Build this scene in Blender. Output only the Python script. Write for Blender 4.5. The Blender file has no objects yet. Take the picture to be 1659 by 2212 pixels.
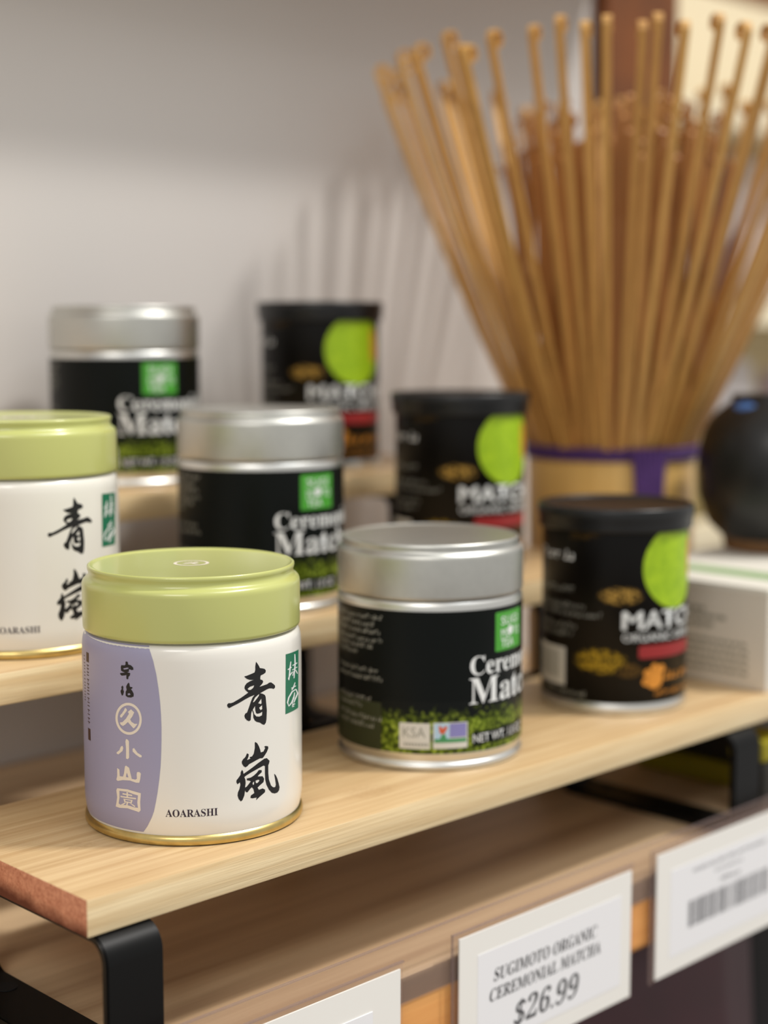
import bpy, bmesh, math, random
from mathutils import Vector, Matrix
from mathutils.geometry import tessellate_polygon

# ---------------------------------------------------------------- camera, world, lights, exposure
S = bpy.context.scene
COL = S.collection
PI = math.pi

PITCH = math.atan(386 / 3330)
AZ = math.radians(45.55)
FWD = Vector((math.cos(AZ) * math.cos(PITCH), math.sin(AZ) * math.cos(PITCH), -math.sin(PITCH)))
cam_data = bpy.data.cameras.new('camera')
cam_data.sensor_fit = 'HORIZONTAL'
cam_data.sensor_width = 36.0
cam_data.lens = 3330 / 1659 * 36.0
cam_data.clip_start = 0.02
cam_data.clip_end = 50
cam_data.dof.use_dof = True
cam_data.dof.focus_distance = 0.440
cam_data.dof.aperture_fstop = 7.8
cam = bpy.data.objects.new('camera', cam_data)
COL.objects.link(cam)
cam.location = (0, 0, 0.144)
cam.rotation_euler = FWD.to_track_quat('-Z', 'Y').to_euler()
S.camera = cam

S.view_settings.view_transform = 'Standard'
S.view_settings.look = 'None'
S.view_settings.gamma = 1.0
S.view_settings.use_curve_mapping = False
S.view_settings.exposure = -0.08
S.cycles.use_denoising = True
S.cycles.max_bounces = 8
S.cycles.caustics_reflective = False
S.cycles.caustics_refractive = False

world = bpy.data.worlds.new('shop_interior')
S.world = world
world.use_nodes = True
bg = world.node_tree.nodes['Background']
bg.inputs[0].default_value = (0.93, 0.91, 0.88, 1)
bg.inputs[1].default_value = 0.66


def area(name, loc, target, size, power, col, sy=None):
    l = bpy.data.lights.new(name, 'AREA')
    l.shape = 'RECTANGLE'
    l.size = size
    l.size_y = sy or size
    l.energy = power
    l.color = col
    o = bpy.data.objects.new(name, l)
    COL.objects.link(o)
    o.location = loc
    o.rotation_euler = (Vector(target) - Vector(loc)).to_track_quat('-Z', 'Y').to_euler()
    return o


TGT = (0.40, 0.40, 0.0)
area('ceiling_lamp', (1.9, -1.15, 3.55), TGT, 0.32, 132, (1.0, 0.96, 0.91), 0.32)
area('ceiling_panel', (0.9, -1.5, 3.1), TGT, 1.3, 32, (0.94, 0.97, 1.0), 1.3)
area('ceiling_panel_left', (-1.3, -0.7, 1.5), TGT, 0.9, 13, (1.0, 0.95, 0.90), 0.6)


# ---------------------------------------------------------------- materials
def lin(c):
    out = []
    for v in c[:3]:
        v = v / 255.0
        out.append(v / 12.92 if v <= 0.04045 else ((v + 0.055) / 1.055) ** 2.4)
    return (out[0], out[1], out[2], 1.0)


class NT:
    def __init__(s, name):
        s.m = bpy.data.materials.new(name)
        s.m.use_nodes = True
        s.t = s.m.node_tree
        s.b = s.t.nodes['Principled BSDF']

    def n(s, typ, **kw):
        nd = s.t.nodes.new(typ)
        for k, v in kw.items():
            if k.startswith('i_'):
                nd.inputs[k[2:].replace('_', ' ')].default_value = v
            else:
                setattr(nd, k, v)
        return nd

    def l(s, a, b):
        s.t.links.new(a, b)

    def coords(s, scale=(1, 1, 1), loc=(0, 0, 0)):
        tc = s.n('ShaderNodeTexCoord')
        mp = s.n('ShaderNodeMapping')
        mp.inputs['Scale'].default_value = scale
        mp.inputs['Location'].default_value = loc
        s.l(tc.outputs['Object'], mp.inputs['Vector'])
        return mp.outputs['Vector']

    def noise(s, vec, scale, detail=3, rough=0.5):
        nd = s.n('ShaderNodeTexNoise')
        nd.inputs['Scale'].default_value = scale
        nd.inputs['Detail'].default_value = detail
        nd.inputs['Roughness'].default_value = rough
        s.l(vec, nd.inputs['Vector'])
        return nd.outputs['Fac']

    def ramp(s, fac, stops):
        r = s.n('ShaderNodeValToRGB')
        e = r.color_ramp.elements
        e[0].position, e[0].color = stops[0][0], stops[0][1]
        e[1].position, e[1].color = stops[-1][0], stops[-1][1]
        for p, c in stops[1:-1]:
            x = e.new(p)
            x.color = c
        s.l(fac, r.inputs['Fac'])
        return r.outputs['Color']

    def mix(s, fac, a, b, mode='MIX'):
        m = s.n('ShaderNodeMix', data_type='RGBA', blend_type=mode)
        for k, v in ((0, fac), (6, a), (7, b)):
            if hasattr(v, 'is_output'):
                s.l(v, m.inputs[k])
            else:
                m.inputs[k].default_value = v
        return m.outputs[2]

    def math(s, op, a, b=0.0, c=0.0):
        m = s.n('ShaderNodeMath', operation=op)
        for k, v in enumerate((a, b, c)):
            if hasattr(v, 'is_output'):
                s.l(v, m.inputs[k])
            else:
                m.inputs[k].default_value = v
        return m.outputs[0]

    def bump(s, h, strength, dist=0.0005):
        b = s.n('ShaderNodeBump')
        b.inputs['Strength'].default_value = strength
        b.inputs['Distance'].default_value = dist
        s.l(h, b.inputs['Height'])
        s.l(b.outputs['Normal'], s.b.inputs['Normal'])


def plain(name, col, rough=0.5, metal=0.0, spec=0.5, coat=0.0, noise=0.0, nscale=60, aniso=0.0):
    t = NT(name)
    c = lin(col)
    t.b.inputs['Roughness'].default_value = rough
    t.b.inputs['Metallic'].default_value = metal
    t.b.inputs['Specular IOR Level'].default_value = spec
    t.b.inputs['Coat Weight'].default_value = coat
    t.b.inputs['Coat Roughness'].default_value = 0.15
    if aniso:
        t.b.inputs['Anisotropic'].default_value = aniso
    if noise:
        f = t.noise(t.coords(), nscale, 4)
        d = tuple(v * (1 - noise) for v in c[:3]) + (1,)
        u = tuple(min(1, v * (1 + noise)) for v in c[:3]) + (1,)
        t.l(t.ramp(f, [(0.3, d), (0.7, u)]), t.b.inputs['Base Color'])
    else:
        t.b.inputs['Base Color'].default_value = c
    return t.m


def wood(name, light, dark, strip=0.0, stretch=(6, 160, 160), knots=(), rough=0.45, amt=1.0, bump=0.12, axis='y', off=(0, 0, 0), contrast=1.0):
    """long grain along X; optional glued strips; knots = list of (x, y, rx, ry)."""
    t = NT(name)
    v = t.coords(stretch, off)
    f1 = t.noise(v, 1.0, 5, 0.6)
    v2 = t.coords((stretch[0] * 3, stretch[1] * 6, stretch[2] * 6), off)
    f2 = t.noise(v2, 1.0, 3, 0.6)
    L, D = lin(light), lin(dark)
    c = t.ramp(f1, [(0.5 - 0.22 / contrast, D), (0.5 + 0.16 / contrast, L)])
    fine = t.ramp(f2, [(0.30, (0.80, 0.76, 0.70, 1)), (0.52, (1, 1, 1, 1))])
    c = t.mix(0.55 * amt, c, fine, 'MULTIPLY')
    if strip:
        tc = t.n('ShaderNodeTexCoord')
        sp = t.n('ShaderNodeSeparateXYZ')
        t.l(tc.outputs['Object'], sp.inputs[0])
        idx = t.math('FLOOR', t.math('DIVIDE', sp.outputs['Y'], strip))
        wn = t.n('ShaderNodeTexWhiteNoise', noise_dimensions='1D')
        t.l(idx, wn.inputs['W'])
        tint = t.ramp(wn.outputs['Value'], [(0.0, (0.90, 0.87, 0.82, 1)), (1.0, (1.0, 1.0, 1.0, 1))])
        c = t.mix(0.8, c, tint, 'MULTIPLY')
    for (kx, ky, rx, ry) in knots:
        tc = t.n('ShaderNodeTexCoord')
        mp = t.n('ShaderNodeMapping')
        mp.inputs['Scale'].default_value = (1 / rx, 1 / ry, 0.0)
        mp.inputs['Location'].default_value = (-kx / rx, -ky / ry, 0)
        t.l(tc.outputs['Object'], mp.inputs['Vector'])
        ln = t.n('ShaderNodeVectorMath', operation='LENGTH')
        t.l(mp.outputs['Vector'], ln.inputs[0])
        d = t.math('SUBTRACT', 1.0, ln.outputs['Value'])
        fl = t.noise(t.coords((500, 1400, 500)), 1.0, 2)
        k = t.math('MULTIPLY', t.math('MAXIMUM', d, 0.0), t.ramp(fl, [(0.42, (0, 0, 0, 1)), (0.58, (1, 1, 1, 1))]))
        c = t.mix(t.math('MINIMUM', t.math('MULTIPLY', k, 0.6), 0.2), c, lin((150, 105, 62)))
    t.l(c, t.b.inputs['Base Color'])
    t.b.inputs['Roughness'].default_value = rough
    if bump:
        t.bump(f2, bump, 0.0004)
    return t.m


M = {}
M['lime_lid'] = plain('lime_lacquer', (190, 194, 116), 0.30, coat=0.5)
M['white_tin'] = plain('white_lacquer', (232, 229, 220), 0.22, coat=0.5)
M['gold_tin'] = plain('gold_tinplate', (212, 188, 122), 0.32, metal=1.0, noise=0.12, nscale=200)
M['lavender'] = plain('lavender_print', (158, 155, 182), 0.34)
M['ink'] = plain('black_ink', (16, 15, 17), 0.45)
M['plum_ink'] = plain('plum_ink', (40, 24, 44), 0.45)
M['cream_ink'] = plain('cream_ink', (232, 222, 206), 0.4)
M['green_ink'] = plain('green_ink', (20, 110, 78), 0.4)
M['white_ink'] = plain('white_ink', (232, 234, 232), 0.5)
M['grey_ink'] = plain('grey_ink', (150, 150, 140), 0.5)
M['brown_ink'] = plain('brown_ink', (74, 50, 38), 0.5)
M['steel'] = plain('satin_steel', (198, 198, 192), 0.42, metal=1.0, noise=0.03, nscale=300)
M['steel_bright'] = plain('bright_steel', (222, 222, 218), 0.36, metal=1.0)
M['label_black'] = plain('black_paper_label', (7, 12, 10), 0.36, spec=0.16)
M['label_bg'] = plain('dark_green_print', (36, 44, 12), 0.45)
M['sq_green'] = plain('leaf_green_print', (70, 158, 46), 0.45)
M['badge_white'] = plain('badge_white', (212, 210, 202), 0.5)
M['badge_blue'] = plain('badge_sky', (176, 204, 226), 0.5)
M['badge_violet'] = plain('badge_violet', (134, 130, 186), 0.5)
M['badge_green'] = plain('badge_green', (70, 146, 92), 0.5)
M['orange_red'] = plain('orange_red_print', (206, 92, 56), 0.5)
M['black_plastic'] = plain('black_plastic', (14, 15, 16), 0.36, noise=0.1)
M['red_ink'] = plain('red_print', (150, 34, 34), 0.5)
M['orange_ink'] = plain('orange_print', (214, 140, 44), 0.5)
M['powder'] = plain('powder_coated_steel', (7, 7, 7), 0.42, spec=0.22, noise=0.15, nscale=1500)
M['purple'] = plain('purple_thread', (78, 46, 108), 0.75, noise=0.25, nscale=500)
M['blue_highlight'] = plain('pot_highlight_blue', (66, 104, 160), 0.35)  # colour of the blue highlight painted on the pot
M['pot'] = plain('black_glaze', (18, 18, 17), 0.38)
M['pot_foot'] = plain('warm_reflection_brown', (120, 84, 48), 0.6, noise=0.15)  # brown stands for a warm reflection on the base of the pot
M['post'] = plain('stained_post', (112, 60, 10), 0.5, noise=0.3, nscale=20)
M['card'] = plain('card_stock', (236, 234, 228), 0.55)
M['card_inner'] = plain('label_stock', (236, 236, 238), 0.5)
M['card_ink'] = plain('printer_ink', (84, 84, 86), 0.6)
M['barcode'] = plain('barcode_ink', (110, 110, 114), 0.6)
M['carton'] = plain('white_carton', (222, 214, 200), 0.5)
M['carton_top'] = plain('white_carton_top', (228, 224, 212), 0.5)
M['carton_text'] = plain('grey_print', (150, 146, 132), 0.6)
M['carton_green'] = plain('pale_green_print', (140, 168, 118), 0.6)
M['olive'] = plain('olive_film', (150, 140, 8), 0.5, noise=0.1)
M['dark_pack'] = plain('dark_film', (24, 22, 14), 0.4, noise=0.3)
M['maroon'] = plain('maroon_film', (64, 20, 32), 0.5, noise=0.15, nscale=30)
M['teal'] = plain('teal_film', (40, 120, 150), 0.5)
M['near_black'] = plain('charcoal_panel', (26, 24, 26), 0.7)
M['floor'] = plain('vinyl_floor', (120, 104, 90), 0.5, noise=0.08, nscale=8)
M['wall'] = plain('painted_wall', (206, 202, 198), 0.75, noise=0.015, nscale=3)
M['cream_wall'] = plain('cream_wall', (226, 214, 184), 0.75, noise=0.02, nscale=3)
M['pack_navy'] = plain('navy_glaze', (40, 36, 66), 0.4)
M['pack_white'] = plain('white_pouch', (226, 222, 224), 0.5)
M['pack_mauve'] = plain('mauve_pouch', (172, 152, 160), 0.5)
M['pack_olive'] = plain('olive_pouch', (128, 112, 60), 0.5)
M['pack_amber'] = plain('amber_pouch', (206, 160, 84), 0.5)
M['screw'] = plain('dark_hole', (5, 5, 5), 0.7)

M['bamboo'] = wood('laminated_bamboo', (220, 192, 148), (192, 157, 112), strip=0.0195, stretch=(7, 300, 300),
                   knots=[(0.3290, 0.3420, 0.012, 0.007), (0.235, 0.362, 0.006, 0.004)], rough=0.36, amt=1.25)
M['bamboo_front_lit'] = wood('bamboo_edge_lit', (242, 222, 180), (214, 184, 136), stretch=(9, 260, 260), rough=0.42, bump=0.35)  # lighter copy of the bamboo; frontal light put into the colour
M['pine'] = wood('pine_board', (216, 188, 150), (168, 138, 106), contrast=1.8, stretch=(1.6, 34, 26), rough=0.5, bump=0.1, amt=0.5,
                 knots=[(0.430, 0.372, 0.010, 0.007), (0.3990, 0.400, 0.007, 0.004)])
M['pine_edge'] = wood('pine_nosing', (238, 176, 104), (214, 142, 76), stretch=(3, 60, 60), rough=0.5, amt=0.4)


def end_grain():
    t = NT('bamboo_end_grain')
    n = t.noise(t.coords((1, 1, 1)), 900, 3, 0.7)
    n2 = t.noise(t.coords((1, 1, 1)), 160, 3)
    c = t.ramp(n, [(0.3, lin((178, 108, 78))), (0.7, lin((226, 160, 124)))])
    tc = t.n('ShaderNodeTexCoord')
    sp = t.n('ShaderNodeSeparateXYZ')
    t.l(tc.outputs['Object'], sp.inputs[0])
    # scorched lower arris left by the saw, wider towards the back
    h = t.math('ADD', sp.outputs['Z'], 0.0103)
    h = t.math('ADD', h, t.math('MULTIPLY', t.math('SUBTRACT', n2, 0.5), 0.004))
    w = t.math('MULTIPLY', t.math('SUBTRACT', sp.outputs['Y'], 0.3245), 0.045)
    k = t.math('SUBTRACT', h, w)
    c = t.mix(t.ramp(k, [(0.0008, (1, 1, 1, 1)), (0.0018, (0, 0, 0, 1))]), c, lin((96, 42, 18)))
    t.l(c, t.b.inputs['Base Color'])
    t.b.inputs['Roughness'].default_value = 0.7
    t.bump(n, 0.2, 0.0003)
    return t.m


M['end_grain'] = end_grain()


def granules():
    """heap of small green tea leaf granules printed on the lower label"""
    t = NT('tea_granule_print')
    v = t.coords((1, 1, 1))
    vo = t.n('ShaderNodeTexVoronoi')
    vo.inputs['Scale'].default_value = 620
    t.l(v, vo.inputs['Vector'])
    c = t.ramp(vo.outputs['Distance'], [(0.15, lin((168, 186, 72))), (0.45, lin((112, 132, 32))), (0.75, lin((38, 48, 10)))])
    big = t.noise(v, 160, 2)
    c = t.mix(t.ramp(big, [(0.35, (0, 0, 0, 1)), (0.65, (1, 1, 1, 1))]), t.mix(0.6, c, lin((52, 62, 12)), 'MIX'), c)
    tc = t.n('ShaderNodeTexCoord')
    sp = t.n('ShaderNodeSeparateXYZ')
    t.l(tc.outputs['Object'], sp.inputs[0])
    g = t.noise(v, 480, 2)
    h = t.math('ADD', sp.outputs['Z'], t.math('MULTIPLY', t.math('SUBTRACT', g, 0.5), 0.012))
    c = t.mix(t.ramp(t.math('SUBTRACT', h, 0.0165), [(0.0, (0, 0, 0, 1)), (0.0016, (1, 1, 1, 1))]), c, lin((13, 17, 15)))
    t.l(c, t.b.inputs['Base Color'])
    t.b.inputs['Roughness'].default_value = 0.36
    t.b.inputs['Specular IOR Level'].default_value = 0.16
    return t.m


M['granules'] = granules()


def gold_fleck_label():
    """near-black can print with drifts of gold flecks; flecks at fixed heights/angles on the can"""
    t = NT('gold_fleck_print')
    v = t.coords()
    tc = t.n('ShaderNodeTexCoord')
    sp = t.n('ShaderNodeSeparateXYZ')
    t.l(tc.outputs['Object'], sp.inputs[0])
    n = t.noise(v, 640, 2, 0.6)
    fleck = t.ramp(n, [(0.43, (0, 0, 0, 1)), (0.53, (1, 1, 1, 1))])
    ang = t.math('ARCTAN2', sp.outputs['Y'], sp.outputs['X'])   # radians
    c = lin((12, 10, 8))
    base = None
    for (u, z, ru, rz, col, g) in ((-23.5, 46.0, 9.0, 3.6, (190, 152, 74), 0.95), (-31.0, 20.8, 11.0, 5.2, (176, 148, 40), 1.0),
                                   (-20, 17.5, 6.0, 3.0, (120, 92, 40), 0.6), (-42, 69.5, 12, 3.0, (90, 66, 18), 0.55)):
        a0 = (u / 28.2) - PI / 2
        da = t.math('DIVIDE', t.math('SUBTRACT', ang, a0), ru / 28.2)
        dz = t.math('DIVIDE', t.math('SUBTRACT', sp.outputs['Z'], z / 1000), rz / 1000)
        d = t.math('ADD', t.math('MULTIPLY', da, da), t.math('MULTIPLY', dz, dz))
        k = t.math('MULTIPLY', t.math('MAXIMUM', t.math('SUBTRACT', 1.0, d), 0.0), 2.0)
        k = t.math('MULTIPLY', t.math('MINIMUM', k, 1.0), g)
        k = t.math('MULTIPLY', k, fleck)
        base = t.mix(k, base if base is not None else c, lin(col))
    t.l(base, t.b.inputs['Base Color'])
    t.b.inputs['Roughness'].default_value = 0.38
    t.b.inputs['Specular IOR Level'].default_value = 0.18
    return t.m


M['fleck'] = gold_fleck_label()


def lime_disc():
    t = NT('lime_disc_print')
    n = t.noise(t.coords(), 260, 4, 0.7)
    t.l(t.ramp(n, [(0.35, lin((140, 178, 6))), (0.65, lin((170, 204, 22)))]), t.b.inputs['Base Color'])
    t.b.inputs['Roughness'].default_value = 0.45
    return t.m


M['lime_disc'] = lime_disc()


def bamboo_tine(name, a, b):
    t = NT(name)
    oi = t.n('ShaderNodeObjectInfo')
    c = t.ramp(oi.outputs['Random'], [(0.0, lin(a)), (1.0, lin(b))])
    n = t.noise(t.coords((400, 400, 12)), 1, 3)
    c = t.mix(0.5, c, t.ramp(n, [(0.3, (0.75, 0.72, 0.68, 1)), (0.6, (1, 1, 1, 1))]), 'MULTIPLY')
    t.l(c, t.b.inputs['Base Color'])
    t.b.inputs['Roughness'].default_value = 0.5
    return t.m


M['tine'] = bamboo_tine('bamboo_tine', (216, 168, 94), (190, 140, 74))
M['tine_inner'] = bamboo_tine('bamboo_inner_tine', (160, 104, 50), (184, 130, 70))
M['handle'] = wood('bamboo_culm', (232, 192, 118), (214, 172, 100), stretch=(300, 300, 8), rough=0.35, amt=0.3, bump=0.05)


def clear_plastic(name, tint, alpha, rough=0.08):
    t = NT(name)
    t.b.inputs['Base Color'].default_value = lin(tint)
    t.b.inputs['Roughness'].default_value = rough
    t.b.inputs['IOR'].default_value = 1.45
    tr = t.n('ShaderNodeBsdfTransparent')
    mx = t.n('ShaderNodeMixShader')
    mx.inputs[0].default_value = alpha
    out = t.t.nodes['Material Output']
    t.l(tr.outputs[0], mx.inputs[1])
    t.l(t.b.outputs[0], mx.inputs[2])
    t.l(mx.outputs[0], out.inputs[0])
    return t.m


M['clear'] = clear_plastic('clear_pvc', (190, 160, 145), 0.10)
M['clear_edge'] = clear_plastic('pvc_edge', (150, 132, 130), 0.30)
M['shade_tint'] = clear_plastic('shade_tint_film', (138, 116, 98), 0.62, 0.3)  # grey-brown for the shaded board front seen through the rail


# ---------------------------------------------------------------- mesh helpers
def link(name, bm, mat, parent=None, smooth=True, angle=None):
    me = bpy.data.meshes.new(name)
    bm.normal_update()
    bm.to_mesh(me)
    bm.free()
    for m_ in (mat if isinstance(mat, (list, tuple)) else [mat]):
        me.materials.append(m_)
    if smooth:
        me.polygons.foreach_set('use_smooth', [True] * len(me.polygons))
        if angle:
            try:
                me.set_sharp_from_angle(angle=math.radians(angle))
            except Exception:
                pass
    o = bpy.data.objects.new(name, me)
    COL.objects.link(o)
    if parent:
        o.parent = parent
    return o


def empty(name, loc, rz=0.0):
    o = bpy.data.objects.new(name, None)
    o.empty_display_size = 0.01
    COL.objects.link(o)
    o.location = loc
    o.rotation_euler = (0, 0, rz)
    return o


def tag(o, label=None, cat=None, group=None, kind=None):
    if label: o['label'] = label
    if cat: o['category'] = cat
    if group: o['group'] = group
    if kind: o['kind'] = kind
    return o


def box(x0, x1, y0, y1, z0, z1, bev=0.0, seg=2, bm=None):
    b = bmesh.new()
    bmesh.ops.create_cube(b, size=1)
    for v in b.verts:
        v.co = Vector(((x0 + x1) / 2 + v.co.x * (x1 - x0), (y0 + y1) / 2 + v.co.y * (y1 - y0), (z0 + z1) / 2 + v.co.z * (z1 - z0)))
    if bev:
        bmesh.ops.bevel(b, geom=b.edges[:], offset=bev, segments=seg, profile=0.5, affect='EDGES')
    if bm is not None:
        me = bpy.data.meshes.new('tmp')
        b.to_mesh(me)
        b.free()
        bm.from_mesh(me)
        bpy.data.meshes.remove(me)
        return bm
    return b


def lathe(prof, n=128, bm=None, mats=None, cap=True):
    """prof: list of (r, z) in metres from bottom to top"""
    bm = bm or bmesh.new()
    rings = []
    for (r, z) in prof:
        if r < 1e-6:
            rings.append([bm.verts.new((0, 0, z))])
        else:
            rings.append([bm.verts.new((r * math.cos(2 * PI * i / n), r * math.sin(2 * PI * i / n), z)) for i in range(n)])
    for k in range(len(rings) - 1):
        A, B = rings[k], rings[k + 1]
        for i in range(n):
            j = (i + 1) % n
            if len(A) == 1 and len(B) == 1:
                continue
            if len(A) == 1:
                f = bm.faces.new((A[0], B[j], B[i]))
            elif len(B) == 1:
                f = bm.faces.new((A[i], A[j], B[0]))
            else:
                f = bm.faces.new((A[i], A[j], B[j], B[i]))
            if mats:
                f.material_index = mats[k]
    bmesh.ops.recalc_face_normals(bm, faces=bm.faces[:])
    return bm


def prof_r(prof, z):
    """outer radius of a lathe profile at height z (both in metres)"""
    best = 0
    for (r0, z0), (r1, z1) in zip(prof, prof[1:]):
        lo, hi = min(z0, z1), max(z0, z1)
        if lo <= z <= hi and hi > lo:
            best = max(best, r0 + (r1 - r0) * (z - z0) / (z1 - z0))
    return best or max(r for r, z in prof)


def flat_polys(polys):
    """polys: list of (outer, [holes]) in mm -> flat bmesh"""
    bm = bmesh.new()
    for outer, holes in polys:
        loops = [[Vector((p[0], p[1], 0)) for p in outer]] + [[Vector((p[0], p[1], 0)) for p in h] for h in holes]
        tris = tessellate_polygon(loops)
        pts = [p for lp in loops for p in lp]
        vs = [bm.verts.new(p) for p in pts]
        for t in tris:
            try:
                f = bm.faces.new([vs[i] for i in t])
            except ValueError:
                continue
    bmesh.ops.recalc_face_normals(bm, faces=bm.faces[:])
    for f in bm.faces:
        if f.normal.z < 0:
            f.normal_flip()
    return bm


STUFF = ('small_copy', 'side_copy', 'lower_marks', 'emblem_marks', 'side_notice', 'barcode')


def text_bm(s, height, width=None, at=(0, 0), shear=0.0, align='L', caph=0.7):
    """flat bmesh of a line of text in mm; height = cap height"""
    cu = bpy.data.curves.new('text', 'FONT')
    cu.body = s
    cu.resolution_u = 3
    cu.shear = 0
    o = bpy.data.objects.new('text', cu)
    COL.objects.link(o)
    dg = bpy.context.evaluated_depsgraph_get()
    dg.update()
    me = bpy.data.meshes.new_from_object(o.evaluated_get(dg))
    bm = bmesh.new()
    bm.from_mesh(me)
    bpy.data.objects.remove(o)
    bpy.data.curves.remove(cu)
    bpy.data.meshes.remove(me)
    bmesh.ops.remove_doubles(bm, verts=bm.verts[:], dist=1e-5)
    x0 = min(v.co.x for v in bm.verts)
    x1 = max(v.co.x for v in bm.verts)
    k = height / caph
    kx = (width / (x1 - x0)) if width else k
    w = (x1 - x0) * kx
    dx = {'L': 0, 'C': -w / 2, 'R': -w}[align]
    for v in bm.verts:
        y = v.co.y * k
        v.co = Vector(((v.co.x - x0) * kx + dx + at[0] + shear * y, y + at[1], 0))
    for f in bm.faces:
        if f.normal.z < 0:
            f.normal_flip()
    return bm


def bold(s):
    """serif bold letterforms"""
    out = ''
    for ch in s:
        if 'A' <= ch <= 'Z': out += chr(0x1D400 + ord(ch) - 65)
        elif 'a' <= ch <= 'z': out += chr(0x1D41A + ord(ch) - 97)
        elif '0' <= ch <= '9': out += chr(0x1D7CE + ord(ch) - 48)
        else: out += ch
    return out


def merge(bms):
    bm = bmesh.new()
    for b in bms:
        me = bpy.data.meshes.new('tmp')
        b.to_mesh(me)
        b.free()
        bm.from_mesh(me)
        bpy.data.meshes.remove(me)
    return bm


def wrap(name, bm, mat, parent, R, prof, eps=0.05, step=1.1, zstep=None):
    """wrap a flat mm bmesh onto a lathe body: u -> angle about -90 deg, v -> height"""
    us = [v.co.x for v in bm.verts]
    vs = [v.co.y for v in bm.verts]
    u = math.floor(min(us) / step) * step + step
    while u < max(us):
        bmesh.ops.bisect_plane(bm, geom=bm.verts[:] + bm.edges[:] + bm.faces[:], plane_co=(u, 0, 0), plane_no=(1, 0, 0), dist=1e-4)
        u += step
    if zstep:
        z = math.floor(min(vs) / zstep) * zstep + zstep
        while z < max(vs):
            bmesh.ops.bisect_plane(bm, geom=bm.verts[:] + bm.edges[:] + bm.faces[:], plane_co=(0, z, 0), plane_no=(0, 1, 0), dist=1e-4)
            z += zstep
    bmesh.ops.remove_doubles(bm, verts=bm.verts[:], dist=1e-4)
    for v in bm.verts:
        z = v.co.y / 1000
        r = (prof_r(prof, z) if prof else R / 1000) + eps / 1000
        a = v.co.x / R - PI / 2
        v.co = Vector((r * math.cos(a), r * math.sin(a), z))
    o = link(name, bm, mat, parent)
    if name in STUFF:
        o['kind'] = 'stuff'
    return o


def rect(x0, x1, y0, y1, r=0.0):
    if not r:
        return [(x0, y0), (x1, y0), (x1, y1), (x0, y1)]
    pts = []
    for cx_, cy_, a0 in ((x1 - r, y0 + r, -90), (x1 - r, y1 - r, 0), (x0 + r, y1 - r, 90), (x0 + r, y0 + r, 180)):
        for k in range(5):
            a = math.radians(a0 + 22.5 * k)
            pts.append((cx_ + r * math.cos(a), cy_ + r * math.sin(a)))
    return pts


def circle(cx_, cy_, r, n=40, ry=None):
    return [(cx_ + r * math.cos(2 * PI * i / n), cy_ + (ry or r) * math.sin(2 * PI * i / n)) for i in range(n)]


def copy_tree(o, parent=None):
    c = o.copy()
    COL.objects.link(c)
    if parent:
        c.parent = parent
    for ch in [x for x in bpy.data.objects if x.parent == o and x != c]:
        copy_tree(ch, c)
    return c


def illegible(x1, lines, h, seed, pitch, ragged=True):
    """ragged block of tiny letter-like marks, right aligned ends given: list of (right u, baseline v, left u)"""
    rnd = random.Random(seed)
    polys = []
    for (ur, v, ul) in lines:
        u = ul
        while u < ur:
            wlen = rnd.randint(2, 8)
            for k in range(wlen):
                if u > ur: break
                w = h * rnd.uniform(0.35, 0.62)
                hh = h * (1.0 if rnd.random() < 0.3 else 0.68)
                if rnd.random() < 0.5:
                    polys.append((rect(u, u + w * 0.3, v, v + hh), []))
                    polys.append((rect(u + w * 0.3, u + w, v + hh * 0.75, v + hh), []))
                else:
                    polys.append((rect(u, u + w, v, v + hh * 0.3), []))
                    polys.append((rect(u + w * 0.6, u + w, v + hh * 0.3, v + hh), []))
                u += w + h * 0.16
            u += h * 0.45
    return flat_polys(polys)


# ---------------------------------------------------------------- the setting
tag(link('wall_back', box(-1.2, 0.78, 0.61, 0.63, -1.10, 0.95), M['wall'], smooth=False), kind='structure')
tag(link('trim_1', box(0.78, 0.857, 0.600, 0.68, -1.10, 0.95, 0.003), M['post'], smooth=False), 'dark stained wooden post at the wall end', kind='structure')
tag(link('wall_far', box(0.90, 2.6, 1.02, 1.04, -1.10, 1.2), M['cream_wall'], smooth=False), kind='structure')
tag(link('floor', box(-1.2, 2.6, -1.6, 1.04, -1.12, -1.10), M['floor'], smooth=False), kind='structure')

# ---------------------------------------------------------------- shop shelf (thick pine board of glued planks)
ZB = -0.051
shelf = empty('shop_shelf', (0, 0, 0))
tag(shelf, 'thick pine shop shelf under the bamboo risers, orange front edge', 'shelf')
edges = [0.3175, 0.352, 0.393, 0.441, 0.486, 0.530, 0.572, 0.6085]
for k in range(len(edges) - 1):
    y0, y1 = edges[k], edges[k + 1] - 0.00012
    bm = box(-0.35, 0.98, y0, y1, ZB - 0.028, ZB, 0)
    if k == 0:
        ed = [e for e in bm.edges if all(abs(v.co.y - y0) < 1e-6 for v in e.verts) and abs(e.verts[0].co.x - e.verts[1].co.x) > 0.5]
        bmesh.ops.bevel(bm, geom=ed, offset=0.004, segments=5, profile=0.5, affect='EDGES')
        for f in bm.faces:
            f.material_index = 1 if (f.calc_center_median().y < y0 + 0.003 and f.calc_center_median().z < ZB - 0.006) else 0
    link('plank', bm, [M['pine'], M['pine_edge']], shelf, smooth=False)

# upper shelf of the same fixture, out of frame, whose shade falls on the wall top
up = link('upper_shelf', box(-0.8, 0.778, 0.534, 0.609, 0.362, 0.384, 0.001), M['pine'], smooth=False)
tag(up, 'pine shelf fixed to the wall above the tins', 'shelf')


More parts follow.
